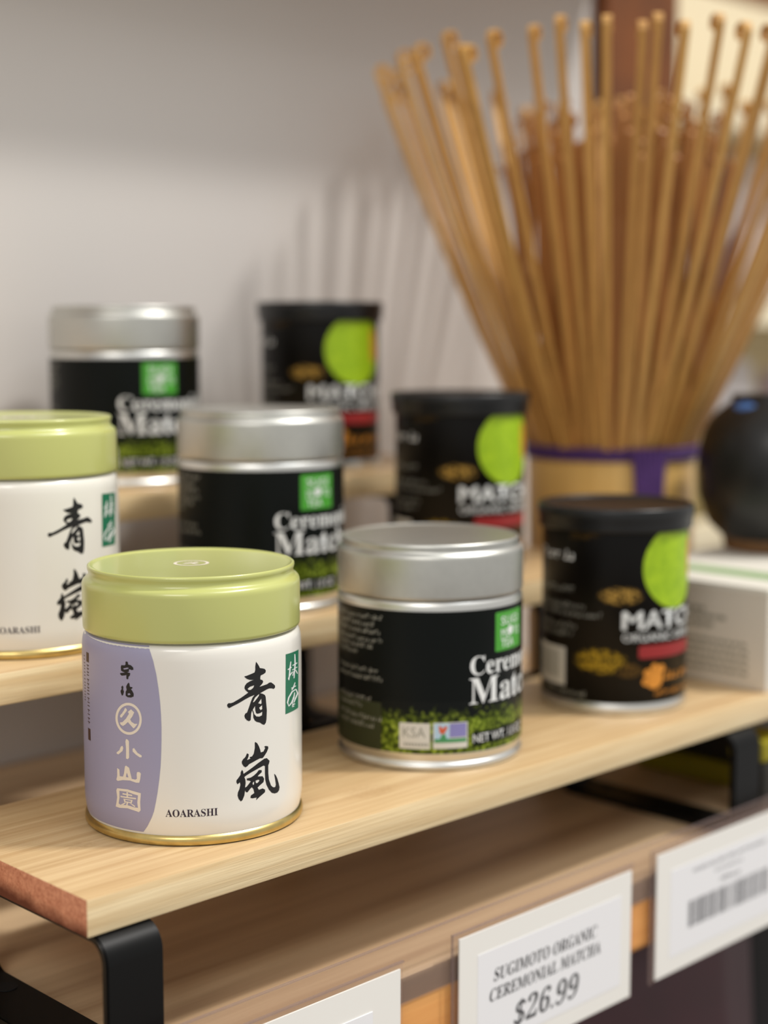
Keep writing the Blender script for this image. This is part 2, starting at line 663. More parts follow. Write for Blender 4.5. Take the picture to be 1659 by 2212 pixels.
# ---------------------------------------------------------------- bamboo risers
def strap(parent, Y0, Y1, Z0, Z1, X0, X1, t=0.0026, r=0.0075, holes=()):
    """closed flat-bar loop in the YZ plane"""
    def loop(a, b, c, d, rr):
        pts = []
        for cy_, cz, a0 in ((b - rr, c + rr, -90), (b - rr, d - rr, 0), (a + rr, d - rr, 90), (a + rr, c + rr, 180)):
            for k in range(9):
                an = math.radians(a0 + 90 * k / 8)
                pts.append((cy_ + rr * math.cos(an), cz + rr * math.sin(an)))
        return pts
    O = loop(Y0, Y1, Z0, Z1, r)
    I = loop(Y0 + t, Y1 - t, Z0 + t, Z1 - t, r - t)
    bm = bmesh.new()
    n = len(O)
    V = [[bm.verts.new((x, p[0], p[1])) for p in L_] for L_ in (O, I) for x in (X0, X1)]
    o0, o1, i0, i1 = V
    for k in range(n):
        j = (k + 1) % n
        bm.faces.new((o0[k], o0[j], o1[j], o1[k]))
        bm.faces.new((i0[k], i1[k], i1[j], i0[j]))
        bm.faces.new((o0[k], i0[k], i0[j], o0[j]))
        bm.faces.new((o1[k], o1[j], i1[j], i1[k]))
    bmesh.ops.recalc_face_normals(bm, faces=bm.faces[:])
    ed = [e for e in bm.edges if abs(e.verts[0].co.x - e.verts[1].co.x) < 1e-7 and len(e.link_faces) == 2
          and abs(e.link_faces[0].normal.dot(e.link_faces[1].normal)) < 0.3]
    bmesh.ops.bevel(bm, geom=ed, offset=0.0005, segments=2, affect='EDGES')
    br = link('bracket', bm, M['powder'], parent, smooth=True, angle=40)
    for (hx, hy) in holes:
        h = bmesh.new()
        bmesh.ops.create_cone(h, cap_ends=True, segments=24, radius1=0.0032, radius2=0.0032, depth=0.0004)
        for v in h.verts:
            v.co += Vector((hx, hy, Z0 + t + 0.0001))
        link('screw_hole', h, M['screw'], br, smooth=False)
    return br


def riser(y0, z, x0, x1, label, brackets, W=0.0865, T=0.0103):
    r = empty('riser_shelf', (0, 0, 0))
    tag(r, label, 'shelf', None)
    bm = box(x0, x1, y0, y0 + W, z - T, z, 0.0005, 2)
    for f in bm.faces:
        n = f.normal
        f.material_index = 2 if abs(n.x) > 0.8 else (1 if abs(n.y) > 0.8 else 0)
    b = link('board', bm, [M['bamboo'], M['bamboo_front_lit'], M['end_grain']], r, smooth=True, angle=30)
    for (bx0, bx1) in brackets:
        strap(r, y0 - 0.0045 if y0 < 0.33 else y0 + 0.0034, y0 + W - 0.003, ZB, z - T, bx0, bx1, holes=[((bx0 + bx1) / 2 + 0.003, y0 + 0.066)])
    return r


r1 = riser(0.3245, 0.0, 0.2118, 0.700, 'front lowest bamboo riser shelf with reddish sawn end and black legs', [(0.2145, 0.2325), (0.5045, 0.5225)])
r2 = riser(0.4151, 0.040, 0.06, 0.575, 'middle bamboo riser shelf, one step above the front one', [(0.354, 0.372), (0.5045, 0.5225)])
r3 = riser(0.5057, 0.080, 0.06, 0.575, 'topmost back bamboo riser shelf against the wall', [(0.12, 0.138), (0.5045, 0.5225)])
link('cross_bar', box(0.3721, 0.5044, 0.4190, 0.4216, -0.0042, -0.0008, 0.0003), M['powder'], r2, smooth=False)


# ---------------------------------------------------------------- green-lidded white tins
DEC = {"ao":[[[[-2.31,51.6],[-1.79,50.94],[-1.33,50.25],[-0.98,49.57],[-0.0,49.32],[0.78,49.05],[1.19,48.5],[1.05,47.94],[0.29,47.63],[-0.73,47.4],[-0.89,46.79],[-0.86,46.25],[-0.1,45.94],[0.17,45.41],[-0.21,44.91],[-0.79,44.49],[-1.19,44.17],[0.25,44.33],[1.69,44.48],[2.45,44.78],[3.2,44.73],[4.06,44.18],[4.85,43.52],[4.88,42.93],[4.29,42.62],[3.52,42.93],[2.5,43.11],[1.51,42.99],[0.23,42.65],[-1.0,42.29],[-0.09,41.97],[0.69,41.52],[1.03,40.93],[1.2,39.19],[1.44,36.95],[1.27,34.28],[1.01,33.35],[0.43,32.82],[-0.35,33.16],[-1.1,33.73],[-2.28,34.17],[-2.92,34.64],[-3.42,35.57],[-3.46,36.8],[-3.82,37.82],[-4.14,36.9],[-4.33,35.03],[-4.83,34.77],[-5.51,35.11],[-6.18,35.86],[-6.35,36.61],[-6.03,37.17],[-5.48,37.34],[-4.78,38.94],[-4.21,40.31],[-3.64,41.43],[-2.92,42.1],[-4.47,41.8],[-6.11,41.25],[-8.23,40.36],[-9.76,39.82],[-11.02,39.3],[-11.46,39.76],[-11.58,40.37],[-11.13,40.78],[-10.51,40.67],[-9.75,40.83],[-7.43,41.83],[-5.01,43.08],[-5.81,43.79],[-6.24,44.45],[-6.12,45.16],[-5.52,45.81],[-4.42,46.26],[-3.01,46.5],[-3.58,46.51],[-4.69,46.73],[-5.5,47.13],[-6.04,47.61],[-6.3,47.88],[-5.49,47.97],[-4.12,48.27],[-2.84,48.58],[-2.6,49.27],[-2.59,50.24]],[[[-5.27,44.16],[-4.44,44.69],[-3.03,44.9],[-3.32,44.25],[-4.17,43.74],[-4.86,43.79]],[[-3.57,40.04],[-2.78,41.31],[-1.9,41.85],[-1.24,42.13],[-1.46,41.59],[-2.21,40.85],[-3.08,40.09]],[[-1.72,39.49],[-1.03,40.18],[-0.57,40.66],[-0.46,39.35],[-0.74,39.08]],[[-3.59,37.91],[-2.81,38.88],[-2.74,37.66],[-2.49,36.76],[-1.96,36.48],[-1.07,36.53],[-0.24,36.8],[-0.38,35.75],[-1.38,35.53],[-2.41,35.78],[-3.07,36.49],[-3.34,37.26]],[[-1.41,38.12],[-0.31,38.72],[-0.26,37.54],[-0.91,37.36]]]]],"arashi":[[[[-2.85,28.41],[-2.21,27.94],[-1.63,26.98],[-1.19,25.92],[-0.96,25.01],[0.02,25.07],[0.41,25.61],[0.73,26.04],[0.29,26.42],[0.83,26.56],[1.8,26.25],[1.89,25.69],[1.29,24.7],[0.38,23.77],[-0.25,23.23],[-0.71,23.27],[-1.22,23.35],[-2.41,23.08],[-3.57,22.72],[-4.98,22.3],[-5.58,21.79],[-6.21,21.57],[-6.74,21.97],[-7.26,22.78],[-7.33,23.4],[-6.98,23.96],[-6.17,24.56],[-5.62,25.57],[-5.08,25.17],[-5.17,24.53],[-5.65,23.58],[-4.54,23.86],[-4.81,24.3],[-3.98,24.4],[-3.4,25.09],[-3.01,26.73],[-3.02,28.2]],[]],[[[1.27,22.9],[2.31,21.9],[2.17,21.31],[1.8,20.65],[1.8,18.42],[2.01,16.4],[2.83,14.48],[3.69,13.73],[4.59,13.57],[4.89,14.25],[4.62,15.81],[4.2,17.64],[4.81,17.13],[5.55,15.96],[6.1,14.45],[6.55,13.09],[6.27,12.16],[5.49,11.73],[4.38,11.75],[3.15,12.22],[1.98,13.43],[1.02,15.13],[0.62,16.7],[0.51,18.69],[0.54,20.71],[-0.03,20.97],[-1.85,20.52],[-4.17,19.84],[-5.97,19.16],[-6.59,18.77],[-6.25,17.99],[-6.18,17.0],[-6.39,15.68],[-5.87,15.84],[-5.32,16.36],[-4.48,17.2],[-4.98,17.48],[-5.71,17.7],[-5.84,18.21],[-4.47,18.3],[-3.48,18.68],[-2.46,19.28],[-1.71,19.98],[-0.72,19.78],[-0.66,19.18],[-1.88,18.48],[-2.12,18.18],[-0.37,17.89],[0.18,17.04],[-0.08,16.1],[-1.32,15.49],[-2.22,14.93],[-1.78,14.18],[-0.41,14.32],[0.52,13.75],[0.45,13.03],[-1.35,12.17],[-2.78,11.35],[-2.54,12.09],[-3.98,12.12],[-4.68,12.37],[-4.53,13.03],[-3.34,13.55],[-3.66,14.84],[-4.22,15.43],[-4.78,14.99],[-5.62,14.16],[-6.16,14.35],[-6.4,14.88],[-6.65,13.4],[-7.25,12.15],[-7.78,11.87],[-8.43,12.7],[-8.75,13.73],[-8.61,14.64],[-8.13,15.59],[-7.83,16.77],[-7.98,17.47],[-8.71,17.02],[-9.06,17.63],[-9.01,18.21],[-8.43,18.81],[-7.75,19.63],[-7.68,20.41],[-7.28,21.0],[-6.94,20.49],[-6.85,19.74],[-4.44,20.86],[-1.84,22.11],[0.31,22.92]],[[[-2.92,17.11],[-1.89,17.21],[-1.45,16.87],[-2.2,16.28],[-2.78,16.34]],[[-3.93,16.61],[-3.35,16.99],[-3.42,16.14],[-3.79,15.97]]]]],"uji":[[[[-40.71,52.57],[-40.17,52.45],[-40.03,51.76],[-39.09,51.59],[-38.37,51.03],[-38.3,50.41],[-38.97,50.22],[-39.47,50.43],[-39.86,50.27],[-39.72,49.78],[-40.39,49.46],[-39.58,49.41],[-39.35,49.19],[-39.6,48.53],[-40.0,48.24],[-40.07,47.61],[-40.44,47.44],[-40.73,47.66],[-40.71,48.67],[-41.27,48.49],[-42.37,48.29],[-42.94,48.68],[-42.9,48.99],[-42.19,49.14],[-41.19,49.3],[-42.02,49.49],[-42.56,49.73],[-42.63,50.73],[-42.46,51.3],[-41.2,51.39],[-40.95,51.67],[-40.96,52.37]],[[[-41.84,50.42],[-40.3,50.85],[-39.76,50.73],[-40.31,50.4],[-41.48,50.13]]]],[[[-42.12,45.49],[-41.82,45.15],[-41.93,44.38],[-41.63,43.78],[-42.04,42.72],[-42.42,42.55],[-42.82,43.39],[-42.9,43.88],[-42.47,44.44],[-42.61,45.06]],[]],[[[-40.03,46.55],[-39.74,46.38],[-39.66,45.76],[-39.52,45.4],[-38.79,45.39],[-38.71,45.1],[-39.24,44.74],[-38.81,44.33],[-38.34,43.5],[-38.41,42.73],[-39.3,42.34],[-40.49,42.34],[-41.1,42.71],[-41.07,43.85],[-40.69,44.44],[-40.88,45.25],[-40.72,45.65],[-40.41,46.14]],[[[-40.41,43.36],[-39.71,43.59],[-39.43,43.14],[-40.27,42.87]]]]],"kyu":[[[[-35.92,36.33],[-35.97,35.72],[-36.09,35.13],[-36.27,34.56],[-36.52,34.01],[-36.84,33.5],[-37.21,33.03],[-37.63,32.62],[-38.11,32.27],[-38.62,31.98],[-39.16,31.75],[-39.74,31.6],[-40.32,31.53],[-40.92,31.53],[-41.51,31.6],[-42.09,31.76],[-42.64,31.98],[-43.16,32.27],[-43.63,32.63],[-44.05,33.05],[-44.41,33.52],[-44.69,34.04],[-44.89,34.59],[-45.0,35.18],[-45.03,35.78],[-44.97,36.39],[-44.82,37.0],[-44.59,37.6],[-44.28,38.17],[-43.9,38.71],[-43.46,39.2],[-42.97,39.63],[-42.44,40.01],[-41.87,40.31],[-41.29,40.55],[-40.7,40.7],[-40.11,40.77],[-39.53,40.76],[-38.97,40.67],[-38.43,40.5],[-37.93,40.25],[-37.48,39.93],[-37.07,39.55],[-36.72,39.1],[-36.43,38.61],[-36.2,38.08],[-36.04,37.51],[-35.94,36.93]],[[[-36.64,36.31],[-36.7,35.71],[-36.84,35.12],[-37.06,34.56],[-37.35,34.03],[-37.72,33.56],[-38.15,33.15],[-38.63,32.81],[-39.16,32.55],[-39.72,32.37],[-40.31,32.29],[-40.89,32.3],[-41.47,32.4],[-42.03,32.59],[-42.55,32.87],[-43.01,33.22],[-43.41,33.65],[-43.73,34.14],[-43.97,34.68],[-44.1,35.26],[-44.14,35.86],[-44.07,36.47],[-43.9,37.08],[-43.64,37.66],[-43.29,38.2],[-42.87,38.7],[-42.39,39.13],[-41.86,39.48],[-41.29,39.75],[-40.71,39.93],[-40.13,40.01],[-39.55,39.99],[-39.0,39.88],[-38.48,39.67],[-38.02,39.37],[-37.6,39.0],[-37.26,38.55],[-36.98,38.05],[-36.79,37.5],[-36.67,36.91]]]],[[[-41.34,39.21],[-40.82,38.9],[-40.74,38.45],[-41.54,37.47],[-42.68,36.18],[-43.23,36.24],[-43.22,36.8],[-42.48,37.48],[-41.76,38.45]],[]],[[[-40.44,38.1],[-39.37,38.98],[-38.28,38.21],[-38.98,36.87],[-39.68,36.04],[-39.31,35.45],[-38.29,34.92],[-37.29,35.02],[-38.02,34.06],[-38.61,33.55],[-39.48,34.29],[-40.51,35.18],[-41.46,34.31],[-42.26,33.83],[-43.06,34.1],[-43.37,34.69],[-42.39,34.95],[-41.1,36.13],[-40.06,37.64]],[]],[[[-41.24,30.22],[-40.63,30.09],[-40.25,29.63],[-40.24,27.47],[-40.29,24.92],[-40.76,24.4],[-41.38,24.52],[-41.31,27.33],[-41.48,29.48]],[]],[[[-42.56,28.06],[-42.26,27.46],[-42.6,26.52],[-44.12,25.33],[-44.8,25.43],[-44.86,25.8],[-43.75,26.61],[-43.22,27.71]],[]],[[[-38.59,27.92],[-38.17,27.46],[-37.47,26.64],[-36.16,26.01],[-36.17,25.5],[-36.78,25.39],[-38.05,26.07],[-39.05,26.85],[-39.1,27.61]],[]],[[[-44.74,21.28],[-43.9,20.96],[-43.78,19.05],[-42.63,19.1],[-42.22,20.06],[-41.85,22.16],[-41.43,22.47],[-40.36,21.98],[-39.53,18.89],[-38.35,18.78],[-37.83,19.1],[-37.89,20.37],[-37.73,21.02],[-37.01,21.17],[-36.52,20.77],[-36.78,18.96],[-37.08,18.03],[-38.08,17.92],[-40.14,18.3],[-42.65,18.07],[-44.67,17.5],[-45.18,17.79],[-44.8,18.89]],[[[-41.51,19.4],[-41.17,20.47],[-40.67,19.13],[-41.42,19.1]]]],[[[-44.9,15.35],[-41.13,15.61],[-38.14,15.23],[-36.63,15.02],[-36.91,12.31],[-36.82,10.01],[-37.4,9.44],[-38.55,9.68],[-41.26,10.07],[-44.2,9.72],[-45.65,9.85],[-45.38,10.8],[-44.98,12.68],[-45.27,14.69]],[[[-44.06,14.72],[-41.15,14.89],[-39.03,14.48],[-37.58,14.28],[-37.86,12.2],[-37.66,10.69],[-38.82,10.67],[-41.24,10.98],[-43.83,10.69],[-44.43,10.97],[-44.04,12.84]]]],[[[-42.91,14.26],[-39.49,14.25],[-39.49,13.84],[-42.92,13.85]],[]],[[[-41.46,14.79],[-40.9,14.8],[-40.93,13.33],[-41.5,13.25]],[]],[[[-43.69,13.36],[-38.24,13.48],[-38.25,13.07],[-43.71,12.95]],[]],[[[-42.63,12.69],[-39.37,12.73],[-39.69,11.76],[-42.33,11.68]],[[[-41.99,12.43],[-39.98,12.44],[-40.11,12.06],[-41.84,12.01]]]],[[[-41.47,11.71],[-40.91,11.74],[-41.24,10.72],[-41.72,10.7]],[]],[[[-42.17,11.6],[-41.69,11.57],[-43.01,10.57],[-43.66,10.72]],[]],[[[-40.45,11.71],[-39.99,11.72],[-38.52,11.09],[-38.76,10.75]],[]]],"green":[[[[10.24,51.64],[20.16,51.18],[19.19,33.84],[9.81,34.02]],[]]],"maccha":[[[[12.95,49.03],[12.23,47.32],[13.06,47.11],[13.49,48.89]],[]],[[[12.23,47.32],[11.83,45.29],[12.64,45.08],[13.06,47.11]],[]],[[[11.83,45.29],[11.55,43.8],[12.04,43.67],[12.64,45.08]],[]],[[[11.39,46.78],[13.77,47.05],[13.41,47.35],[11.08,47.07]],[]],[[[11.64,44.03],[12.91,44.96],[12.3,45.26],[11.25,44.19]],[]],[[[12.91,44.96],[14.54,45.59],[14.14,45.8],[12.3,45.26]],[]],[[[15.85,50.62],[15.81,47.7],[16.92,47.45],[16.55,50.49]],[]],[[[15.81,47.7],[15.06,43.61],[15.7,43.45],[16.92,47.45]],[]],[[[14.52,47.4],[18.54,47.39],[18.11,47.69],[14.22,47.67]],[]],[[[14.17,46.14],[18.48,46.16],[18.11,46.42],[13.91,46.37]],[]],[[[14.56,44.42],[15.55,45.59],[15.02,45.76],[14.07,44.58]],[]],[[[16.36,45.77],[18.13,44.26],[18.91,44.2],[17.01,45.74]],[]],[[[15.94,42.19],[14.47,41.04],[15.3,40.72],[16.55,41.98]],[]],[[[14.47,41.04],[13.43,40.46],[13.87,40.24],[15.3,40.72]],[]],[[[13.49,40.84],[17.12,40.79],[16.8,41.06],[13.25,41.09]],[]],[[[16.74,40.07],[13.59,40.04],[14.28,39.64],[17.14,39.77]],[]],[[[13.59,40.04],[11.36,38.73],[12.08,38.42],[14.28,39.64]],[]],[[[11.36,38.73],[10.57,37.33],[11.32,37.17],[12.08,38.42]],[]],[[[10.57,37.33],[11.67,35.83],[11.68,36.21],[11.32,37.17]],[]],[[[11.67,35.83],[13.98,36.48],[13.21,36.85],[11.68,36.21]],[]],[[[13.98,36.48],[15.63,37.65],[14.67,37.98],[13.21,36.85]],[]],[[[15.63,37.65],[16.17,39.07],[15.51,39.26],[14.67,37.98]],[]],[[[16.6,39.95],[17.89,38.46],[19.26,38.11],[17.29,39.89]],[]],[[[17.89,38.46],[15.66,37.27],[16.66,36.89],[19.26,38.11]],[]],[[[15.66,37.27],[14.82,36.43],[15.42,36.2],[16.66,36.89]],[]],[[[14.06,35.49],[15.03,35.7],[14.55,36.08],[13.67,35.71]],[]],[[[15.03,35.7],[16.19,35.59],[16.05,35.83],[14.55,36.08]],[]],[[[13.97,35.18],[15.54,35.12],[15.31,35.36],[13.75,35.42]],[]],[[[14.32,38.01],[13.98,36.08],[14.36,35.98],[14.71,37.91]],[]]]}
GP = [(0.0300, 0.0004), (0.0318, 0.0), (0.03255, 0.0005), (0.0327, 0.0012), (0.0326, 0.0021), (0.0322, 0.0027), (0.03185, 0.0030)]   # gold seam
GB = [(0.03175, 0.0029), (0.0319, 0.0036), (0.03215, 0.0050), (0.0324, 0.0068), (0.0325, 0.0085), (0.0325, 0.0100), (0.0325, 0.0500), (0.03245, 0.0530),
      (0.0323, 0.0548), (0.0320, 0.0560), (0.0315, 0.0569), (0.0308, 0.0574), (0.0300, 0.0576), (0.0298, 0.0620)]
GL = [(0.0303, 0.0600), (0.0311, 0.0582), (0.0318, 0.0580), (0.0321, 0.0584), (0.0322, 0.0592), (0.0322, 0.0706), (0.03215, 0.0714), (0.0319, 0.0721), (0.0314, 0.07265),
      (0.0309, 0.0729), (0.0305, 0.0733), (0.03025, 0.0739), (0.0302, 0.0745), (0.03045, 0.0751), (0.0306, 0.0757), (0.03055, 0.0763), (0.0302, 0.0766), (0.0298, 0.07655),
      (0.0295, 0.0762), (0.0285, 0.0761), (0.0, 0.0761)]


def make_aoarashi():
    root = empty('tea_tin', (0, 0, 0))
    link('base_rim', lathe(GP), M['gold_tin'], root)
    body = link('body', lathe(GB), M['white_tin'], root)
    lid = link('lid', lathe(GL), M['lime_lid'], root)
    # ring emblem with one character on the lid top
    bm = flat_polys([(circle(0, 0, 5.3, 48), [circle(0, 0, 4.35, 48)])])
    ky = [p for p in DEC['kyu'][1:3]]
    us = [q for o_, h_ in ky for q in o_]
    cu_ = sum(p[0] for p in us) / len(us)
    cv_ = sum(p[1] for p in us) / len(us)
    k2 = flat_polys([([((p[0] - cu_) * 0.85, (p[1] - cv_) * 0.85) for p in o_], []) for o_, h_ in ky])
    bm = merge([bm, k2])
    rot = Matrix.Rotation(math.radians(-52), 3, 'Z')
    for v in bm.verts:
        v.co = rot @ Vector((v.co.x / 1000, v.co.y / 1000, 0)) + Vector((0, 0, 0.07615))
    link('lid_emblem', bm, M['cream_ink'], lid, smooth=False)
    R = 32.4
    # lavender field: from out of sight on the left to its bowed right edge
    lav = [(-33.95, 58.0), (-32.9, 55.2), (-32.2, 53.32), (-31.36, 49.61), (-30.79, 45.64), (-30.4, 42.0), (-30.2, 38.6), (-30.09, 34.62), (-30.16, 30.84), (-30.3, 27.0), (-30.54, 23.24),
           (-31.0, 19.41), (-31.58, 15.57), (-32.1, 12.9), (-32.73, 10.14), (-33.4, 8.3), (-34.12, 6.96), (-35.0, 5.4), (-36.4, 3.6)]
    lav = [(u, min(v, 57.3)) for u, v in lav]
    poly = [(-72.0, 57.3)] + [(-72, 3.6)] + lav[::-1]
    wrap('lavender_panel', flat_polys([(poly, [])]), M['lavender'], body, R, GB, 0.04, 1.1, 1.0)
    wrap('place_characters', flat_polys(DEC['uji']), M['ink'], body, R, GB, 0.08)
    wrap('house_crest', flat_polys(DEC['kyu']), M['cream_ink'], body, R, GB, 0.08)
    wrap('name_characters', flat_polys(DEC['ao'] + DEC['arashi']), M['ink'], body, R, GB, 0.05)
    wrap('name_letters', text_bm(bold('AOARASHI'), 2.15, 14.7, at=(-29.35, 8.75)), M['plum_ink'], body, R, GB, 0.05)
    wrap('green_strip', flat_polys(DEC['green']), M['green_ink'], body, R, GB, 0.05)
    wrap('strip_characters', flat_polys(DEC['maccha']), M['white_ink'], body, R, GB, 0.08)
    # tiny vertical notice near the left silhouette
    rnd = random.Random(4)
    P = [(rect(-60.6, -58.4, 49.6, 52.4), []), (rect(-60.4, -58.3, 26.5, 30.0), [])]
    v = 48.8
    while v > 31:
        h = rnd.uniform(0.5, 1.0)
        P.append((rect(-60.3, -58.6, v - 0.28, v), []))
        if rnd.random() < 0.6: P.append((rect(-59.6, -59.3, v - h, v), []))
        v -= h + 0.35
    v = 51
    while v > 37:
        h = rnd.uniform(0.4, 0.8)
        P.append((rect(-63.5, -62.2, v - 0.25, v), []))
        v -= h + 0.3
    wrap('side_notice', flat_polys(P), M['brown_ink'], body, R, GB, 0.08)
    # edge of the dark print on the far side, just turning into view
    wrap('side_print', flat_polys([(rect(29.6, 36, 54, 57.2), []), (rect(28.4, 36, 6.4, 11.8, 1.2), [])]), M['plum_ink'], body, R, GB, 0.05, 1.1, 1.0)
    return root


tin = make_aoarashi()
tin.location = (0.2768, 0.364, 0.0)
tag(tin, 'white tin with lime lid, lavender panel and gold base, nearest on front riser', 'tin', 'white matcha tins with lime lids')
tin2 = copy_tree(tin)
tin2.location = (0.2744, 0.4545, 0.040)
tin2.rotation_euler.z = math.radians(3.6)
tag(tin2, 'lime-lidded white tin cut by the left edge, on the middle riser', 'tin', 'white matcha tins with lime lids')

# ---------------------------------------------------------------- silver-lidded tins with black label
SB = [(0.0295, 0.0004), (0.0312, 0.0), (0.0320, 0.0004), (0.03215, 0.0012), (0.0320, 0.0021), (0.0315, 0.0026), (0.0311, 0.0030), (0.0312, 0.0036), (0.0319, 0.0052), (0.0320, 0.0058),
      (0.0320, 0.0536), (0.0319, 0.0550), (0.0315, 0.0562), (0.0308, 0.0569), (0.0300, 0.0572), (0.0298, 0.0610)]
SL = [(0.0300, 0.0595), (0.0309, 0.0574), (0.0316, 0.0570), (0.03195, 0.0574), (0.0321, 0.0582), (0.0321, 0.0702), (0.0320, 0.0712), (0.0316, 0.0719), (0.0309, 0.0723), (0.0305, 0.0728),
      (0.03045, 0.0735), (0.0306, 0.0741), (0.0305, 0.0749), (0.0301, 0.0754), (0.0297, 0.0754), (0.0294, 0.0750), (0.0288, 0.0749), (0.0, 0.0749)]


def tube(R, z0, z1, n=128, u0=None, u1=None):
    bm = bmesh.new()
    nz = 2
    full = u0 is None
    a0, a1 = (0, 2 * PI) if full else (u0 / (R * 1000) - PI / 2, u1 / (R * 1000) - PI / 2)
    m = n if full else max(2, int(n * (a1 - a0) / (2 * PI))) + 1
    cols = []
    for i in range(m):
        a = a0 + (a1 - a0) * (i / n if full else i / (m - 1))
        cols.append([bm.verts.new((R * math.cos(a), R * math.sin(a), z)) for z in (z0, z1)])
    for i in range(m if full else m - 1):
        A, B = cols[i], cols[(i + 1) % m]
        bm.faces.new((A[0], B[0], B[1], A[1]))
    return bm


def make_silver():
    root = empty('tea_tin', (0, 0, 0))
    body = link('body', lathe(SB), M['steel_bright'], root)
    link('lid', lathe(SL), M['steel'], root)
    lab = link('label', tube(0.03205, 0.0060, 0.0536), M['label_black'], root)
    R = 32.1
    link('granule_print', tube(0.03209, 0.0060, 0.0235, u0=-42.6, u1=66), M['granules'], lab)
    link('olive_print', tube(0.03209, 0.0060, 0.0222, u0=-92, u1=-42.7), M['label_bg'], lab)
    wrap('green_square', flat_polys([(rect(-1.9, 14.3, 38.7, 51.9, 0.5), [])]), M['sq_green'], lab, R, None, 0.02)
    parts = [text_bm('SUGI', 2.9, 10.5, at=(0.9, 47.4)), text_bm('MO', 2.9, 5.2, at=(0.9, 43.2)), text_bm('TO', 2.9, 4.2, at=(8.6, 43.2)),
             text_bm('TEA', 2.9, 7.4, at=(0.9, 39.8))]
    wrap('square_letters', merge(parts), M['white_ink'], lab, R, None, 0.06)
    wrap('square_dot', flat_polys([(circle(6.2, 45.2, 1.6, 20), [])]), M['white_ink'], lab, R, None, 0.08)
    wrap('title_letters', merge([text_bm(bold('Ceremonial'), 6.4, 45.0, at=(-12.1, 31.9)), text_bm(bold('Matcha'), 8.9, 44.0, at=(-12.4, 22.2))]), M['white_ink'], lab, R, None, 0.06)
    # badges
    b = wrap('certification_badge', flat_polys([(rect(-36.0, -25.7, 7.7, 16.4, 0.4), [])]), M['badge_white'], lab, R, None, 0.08)
    wrap('badge_letters', merge([text_bm('KSA', 3.4, 7.6, at=(-34.8, 11.6)), flat_polys([(rect(-34.4 + k * 1.05, -33.7 + k * 1.05, 8.7, 9.7), []) for k in range(8)])]), M['grey_ink'], b, R, None, 0.12)
    b2 = wrap('butterfly_badge', flat_polys([(rect(-24.7, -13.0, 7.9, 16.6, 0.3), [])]), M['badge_white'], lab, R, None, 0.08)
    wrap('badge_sky', flat_polys([(rect(-24.3, -19.3, 10.6, 16.3), [])]), M['badge_blue'], b2, R, None, 0.12)
    wrap('badge_violet', flat_polys([(rect(-19.2, -13.4, 11.6, 16.3), [])]), M['badge_violet'], b2, R, None, 0.12)
    wrap('badge_grass', flat_polys([(rect(-24.3, -13.4, 9.9, 11.2), []), ([(-22.6, 11), (-21.8, 12.6), (-21.2, 12.9), (-20.6, 12.6), (-20.2, 11)], [])]), M['badge_green'], b2, R, None, 0.16)
    wrap('butterfly', flat_polys([([(-22.9, 15.4), (-22.2, 15.6), (-21.5, 14.6), (-20.7, 15.6), (-19.9, 15.2), (-20.4, 13.9), (-21.0, 13.0), (-21.8, 12.8), (-22.6, 13.4)], [])]), M['orange_red'], b2, R, None, 0.18)
    wrap('weight_band', flat_polys([(rect(-11.4, 18, 8.4, 12.8, 1.0), [])]), M['label_black'], lab, R, None, 0.08)
    wrap('weight_letters', text_bm('NET WT. 1.0 OZ', 2.9, 26, at=(-10.9, 9.1)), M['white_ink'], lab, R, None, 0.12)
    # illegible small copy on the left
    L = [(-42.6, 50.0, -66), (-45.6, 47.5, -64), (-43.6, 45.1, -67), (-42.4, 42.3, -68), (-46.6, 40.0, -66), (-52.5, 37.6, -66),
         (-43.9, 32.0, -66), (-42.4, 29.3, -66), (-47.5, 22.0, -66), (-51.0, 19.6, -66), (-42.4, 15.9, -66), (-46.3, 13.2, -66)]
    wrap('small_copy', illegible(0, L, 1.5, 7, 0), M['grey_ink'], lab, R, None, 0.08)
    return root


SG = 'silver-lidded ceremonial matcha tins'
s0 = make_silver()
s0.location = (0.3812, 0.3658, 0.0)
tag(s0, 'silver-lidded tin with black label on the front riser, right of nearest white tin', 'tin', SG)
for loc, rz, lb in (((0.383, 0.4586, 0.040), -9.5, 'silver-lidded black-label tin on the middle riser, in the centre'),
                    ((0.3900, 0.5580, 0.080), -19.0, 'silver-lidded black-label tin highest up at the left, on the back riser')):
    c = copy_tree(s0)
    c.location = loc
    c.rotation_euler.z = math.radians(rz)
    tag(c, lb, 'tin', SG)

# ---------------------------------------------------------------- black cans with lime disc
BB = [(0.0262, 0.0004), (0.0277, 0.0), (0.02835, 0.0006), (0.0284, 0.0022), (0.0283, 0.0036), (0.0279, 0.0042), (0.0279, 0.0050)]
BL = [(0.0272, 0.0045), (0.0282, 0.0047), (0.0282, 0.0730), (0.0278, 0.0760)]
BT = [(0.0285, 0.0700), (0.0296, 0.0698), (0.0298, 0.0706), (0.0298, 0.0735), (0.0302, 0.0745), (0.0303, 0.0765), (0.0302, 0.0780), (0.0298, 0.0787), (0.0292, 0.0786), (0.0287, 0.0780), (0.0280, 0.0775), (0.0, 0.0774)]


